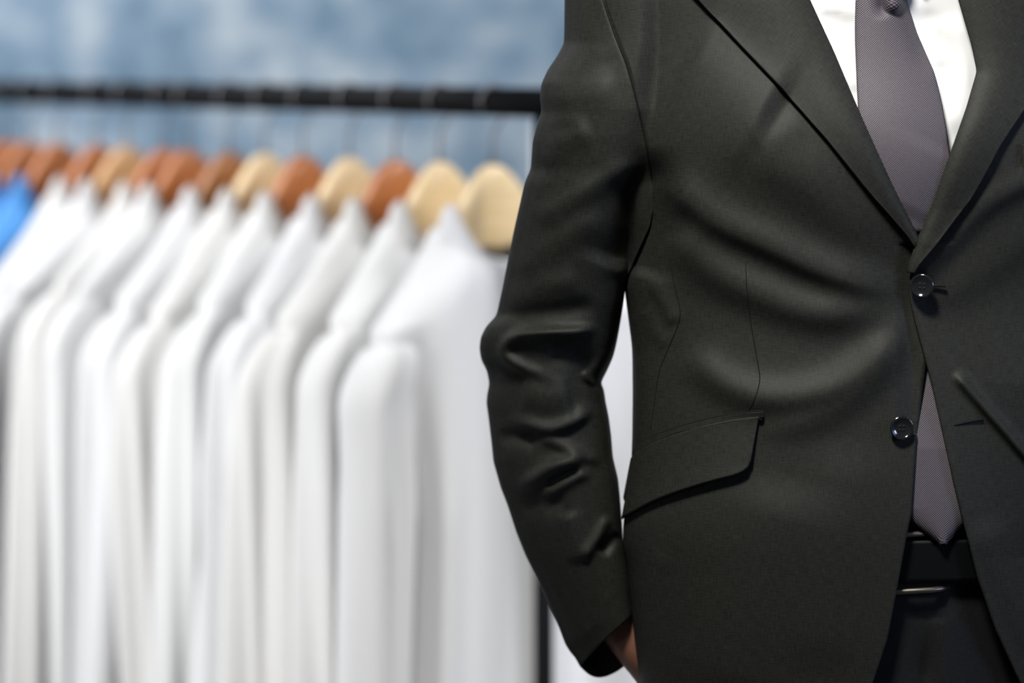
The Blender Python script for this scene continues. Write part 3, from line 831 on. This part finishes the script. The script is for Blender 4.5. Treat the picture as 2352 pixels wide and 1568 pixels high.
# body: grown from a skeleton of joints ------------------------------------------
def body():
    V = []; E = []; R = []
    def v(p, r, parent=None):
        V.append(tuple(p)); R.append(r)
        if parent is not None: E.append((parent, len(V)-1))
        return len(V)-1
    cx = PX0.x; Y0 = 2.10
    pel = v((cx, Y0, .93), .085)
    sp = v((cx-.005, Y0, 1.10), .085, pel)
    ch = v((cx-.02, Y0, 1.30), .085, sp)
    nb = v((cx-.03, Y0+.005, 1.48), .055, ch)
    nk = v((cx-.03, Y0, 1.555), .052, nb)
    hd = v((cx-.03, Y0-.012, 1.62), .050, nk)
    for sg in (-1, 1):
        def A(px, py, d):
            if sg > 0: px = 2*float(axes(np.array([float(py)]))[1][0])-px
            return tuple(W(px, py, d))
        sh = v(A(1430, -50, 2.10), .038, ch)
        e0 = v(A(1385, 320, 2.09), .036, sh)
        el = v(A(1325, 600, 2.10), .034, e0)
        e2 = v(A(1255, 850, 2.12), .032, el)
        f1 = v(A(1310, 1200, 2.115), .032, e2)
        wr = v(A(1418, 1425, 2.115), .026, f1)
        pm = v(A(1500, 1508, 2.118), .029, wr)
        pk = v(A(1545, 1580, 2.110), .027, pm)
        # fingers, curled down inside the pocket
        for i, (ox, oy, dz, ln) in enumerate([(-34, 44, .022, 1.0), (-12, 56, .008, 1.1), (14, 58, -.008, 1.05), (36, 46, -.022, .85)]):
            k1 = v(A(1550+ox*.8, 1590+oy*.7, 2.105+dz), .0100, pk)
            k2 = v(A(1556+ox, 1590+oy+60*ln, 2.098+dz), .0090, k1)
            k3 = v(A(1562+ox, 1590+oy+105*ln, 2.088+dz*.9), .0080, k2)
            v(A(1566+ox, 1590+oy+140*ln, 2.076+dz*.8), .0068, k3)
        t1 = v(A(1540, 1530, 2.092), .0125, pm)
        t2 = v(A(1580, 1590, 2.078), .0105, t1)
        v(A(1604, 1640, 2.070), .0085, t2)
        hp = v((cx+sg*.10, Y0, .87), .078, pel)
        kn = v((cx+sg*.106, Y0-.005, .50), .050, hp)
        an = v((cx+sg*.110, Y0+.01, .10), .036, kn)
        v((cx+sg*.112, Y0-.12, .034), .020, an)
    me = bpy.data.meshes.new('skeleton'); me.from_pydata(V, E, []); me.update()
    o = bpy.data.objects.new('skeleton', me); C.objects.link(o)
    md = o.modifiers.new('skin', 'SKIN'); md.branch_smoothing = .3
    for i, r in enumerate(R):
        me.skin_vertices[0].data[i].radius = (r, r); me.skin_vertices[0].data[i].use_root = (i == 0)
    s = o.modifiers.new('sub', 'SUBSURF'); s.levels = 2; s.render_levels = 2
    dg = bpy.context.evaluated_depsgraph_get(); dg.update()
    sk = bpy.data.meshes.new_from_object(o.evaluated_get(dg))
    bpy.data.objects.remove(o)
    bm = bmesh.new(); bm.from_mesh(sk)
    # head
    r = bmesh.ops.create_uvsphere(bm, u_segments=64, v_segments=48, radius=1)
    hx, hy, hz = cx-.03, Y0-.02, 1.715
    for w_ in r['verts']:
        x, y, z = w_.co                                   # face looks towards -y
        f = max(0, -y)
        jaw = 1-.30*max(0, -z)**1.3
        X = x*.076*jaw; Yy = y*.097*(1-.10*max(0, -z)); Z = z*.118
        Yy -= .018*f*math.exp(-((z+.82)/.22)**2)*math.exp(-(x/.5)**2)          # chin
        Yy -= .026*math.exp(-(x/.13)**2)*math.exp(-((z+.18)/.15)**2)*(y < 0)   # nose tip
        Yy -= .012*math.exp(-(x/.10)**2)*math.exp(-((z-.02)/.20)**2)*(y < 0)   # nose bridge
        Yy += .010*math.exp(-((abs(x)-.40)/.15)**2)*math.exp(-((z-.03)/.11)**2)*(y < 0)  # eye sockets
        Yy -= .006*math.exp(-(x/.22)**2)*math.exp(-((z+.47)/.07)**2)*(y < 0)   # lips
        Yy -= .005*math.exp(-((z-.20)/.09)**2)*f                              # brow
        X += math.copysign(.016, x)*math.exp(-((z+.05)/.22)**2)*math.exp(-((y-.05)/.13)**2)*(abs(x) > .8)  # ears
        w_.co = (X+hx, Yy+hy, Z+hz)
    bmesh.ops.translate(bm, vec=-PX0, verts=bm.verts)
    me = bpy.data.meshes.new('body'); bm.to_mesh(me); bm.free()
    b_ = link('body', me, M_skin, person)
    rm = b_.modifiers.new('one_surface', 'REMESH'); rm.mode = 'VOXEL'; rm.voxel_size = .0045; rm.use_smooth_shade = True
    sm_ = b_.modifiers.new('soften', 'SMOOTH'); sm_.factor = .5; sm_.iterations = 3
    b_['label'] = 'brown skin, wrist bare below the cuff'
    # eyes and hair
    for sg in (-1, 1):
        bm = bmesh.new(); bmesh.ops.create_uvsphere(bm, u_segments=20, v_segments=14, radius=.0110)
        me = bpy.data.meshes.new('eye'); bm.to_mesh(me); bm.free()
        e = link('eye', me, M_eye, b_); e.location = Vector((hx+sg*.030, hy-.0735, hz+.004))-PX0
        bm = bmesh.new(); bmesh.ops.create_uvsphere(bm, u_segments=16, v_segments=10, radius=.0052)
        me = bpy.data.meshes.new('iris'); bm.to_mesh(me); bm.free()
        i_ = link('iris', me, M_hair, e); i_.location = (0, -.0066, 0)
    bm = bmesh.new(); r = bmesh.ops.create_uvsphere(bm, u_segments=48, v_segments=32, radius=1)
    bmesh.ops.delete(bm, geom=[w_ for w_ in bm.verts if w_.co.z < (.42 if w_.co.y < -.1 else -.35*min(1, (w_.co.y+.1)*2)+.1)], context='VERTS')
    for w_ in bm.verts:
        x, y, z = w_.co; w_.co = (x*.083+hx-PX0.x, y*.105+hy-PX0.y, z*.126+hz)
    me = bpy.data.meshes.new('hair'); bm.to_mesh(me); bm.free()
    h_ = link('hair', me, M_hair, person); solid(h_, .006, -1)
body()
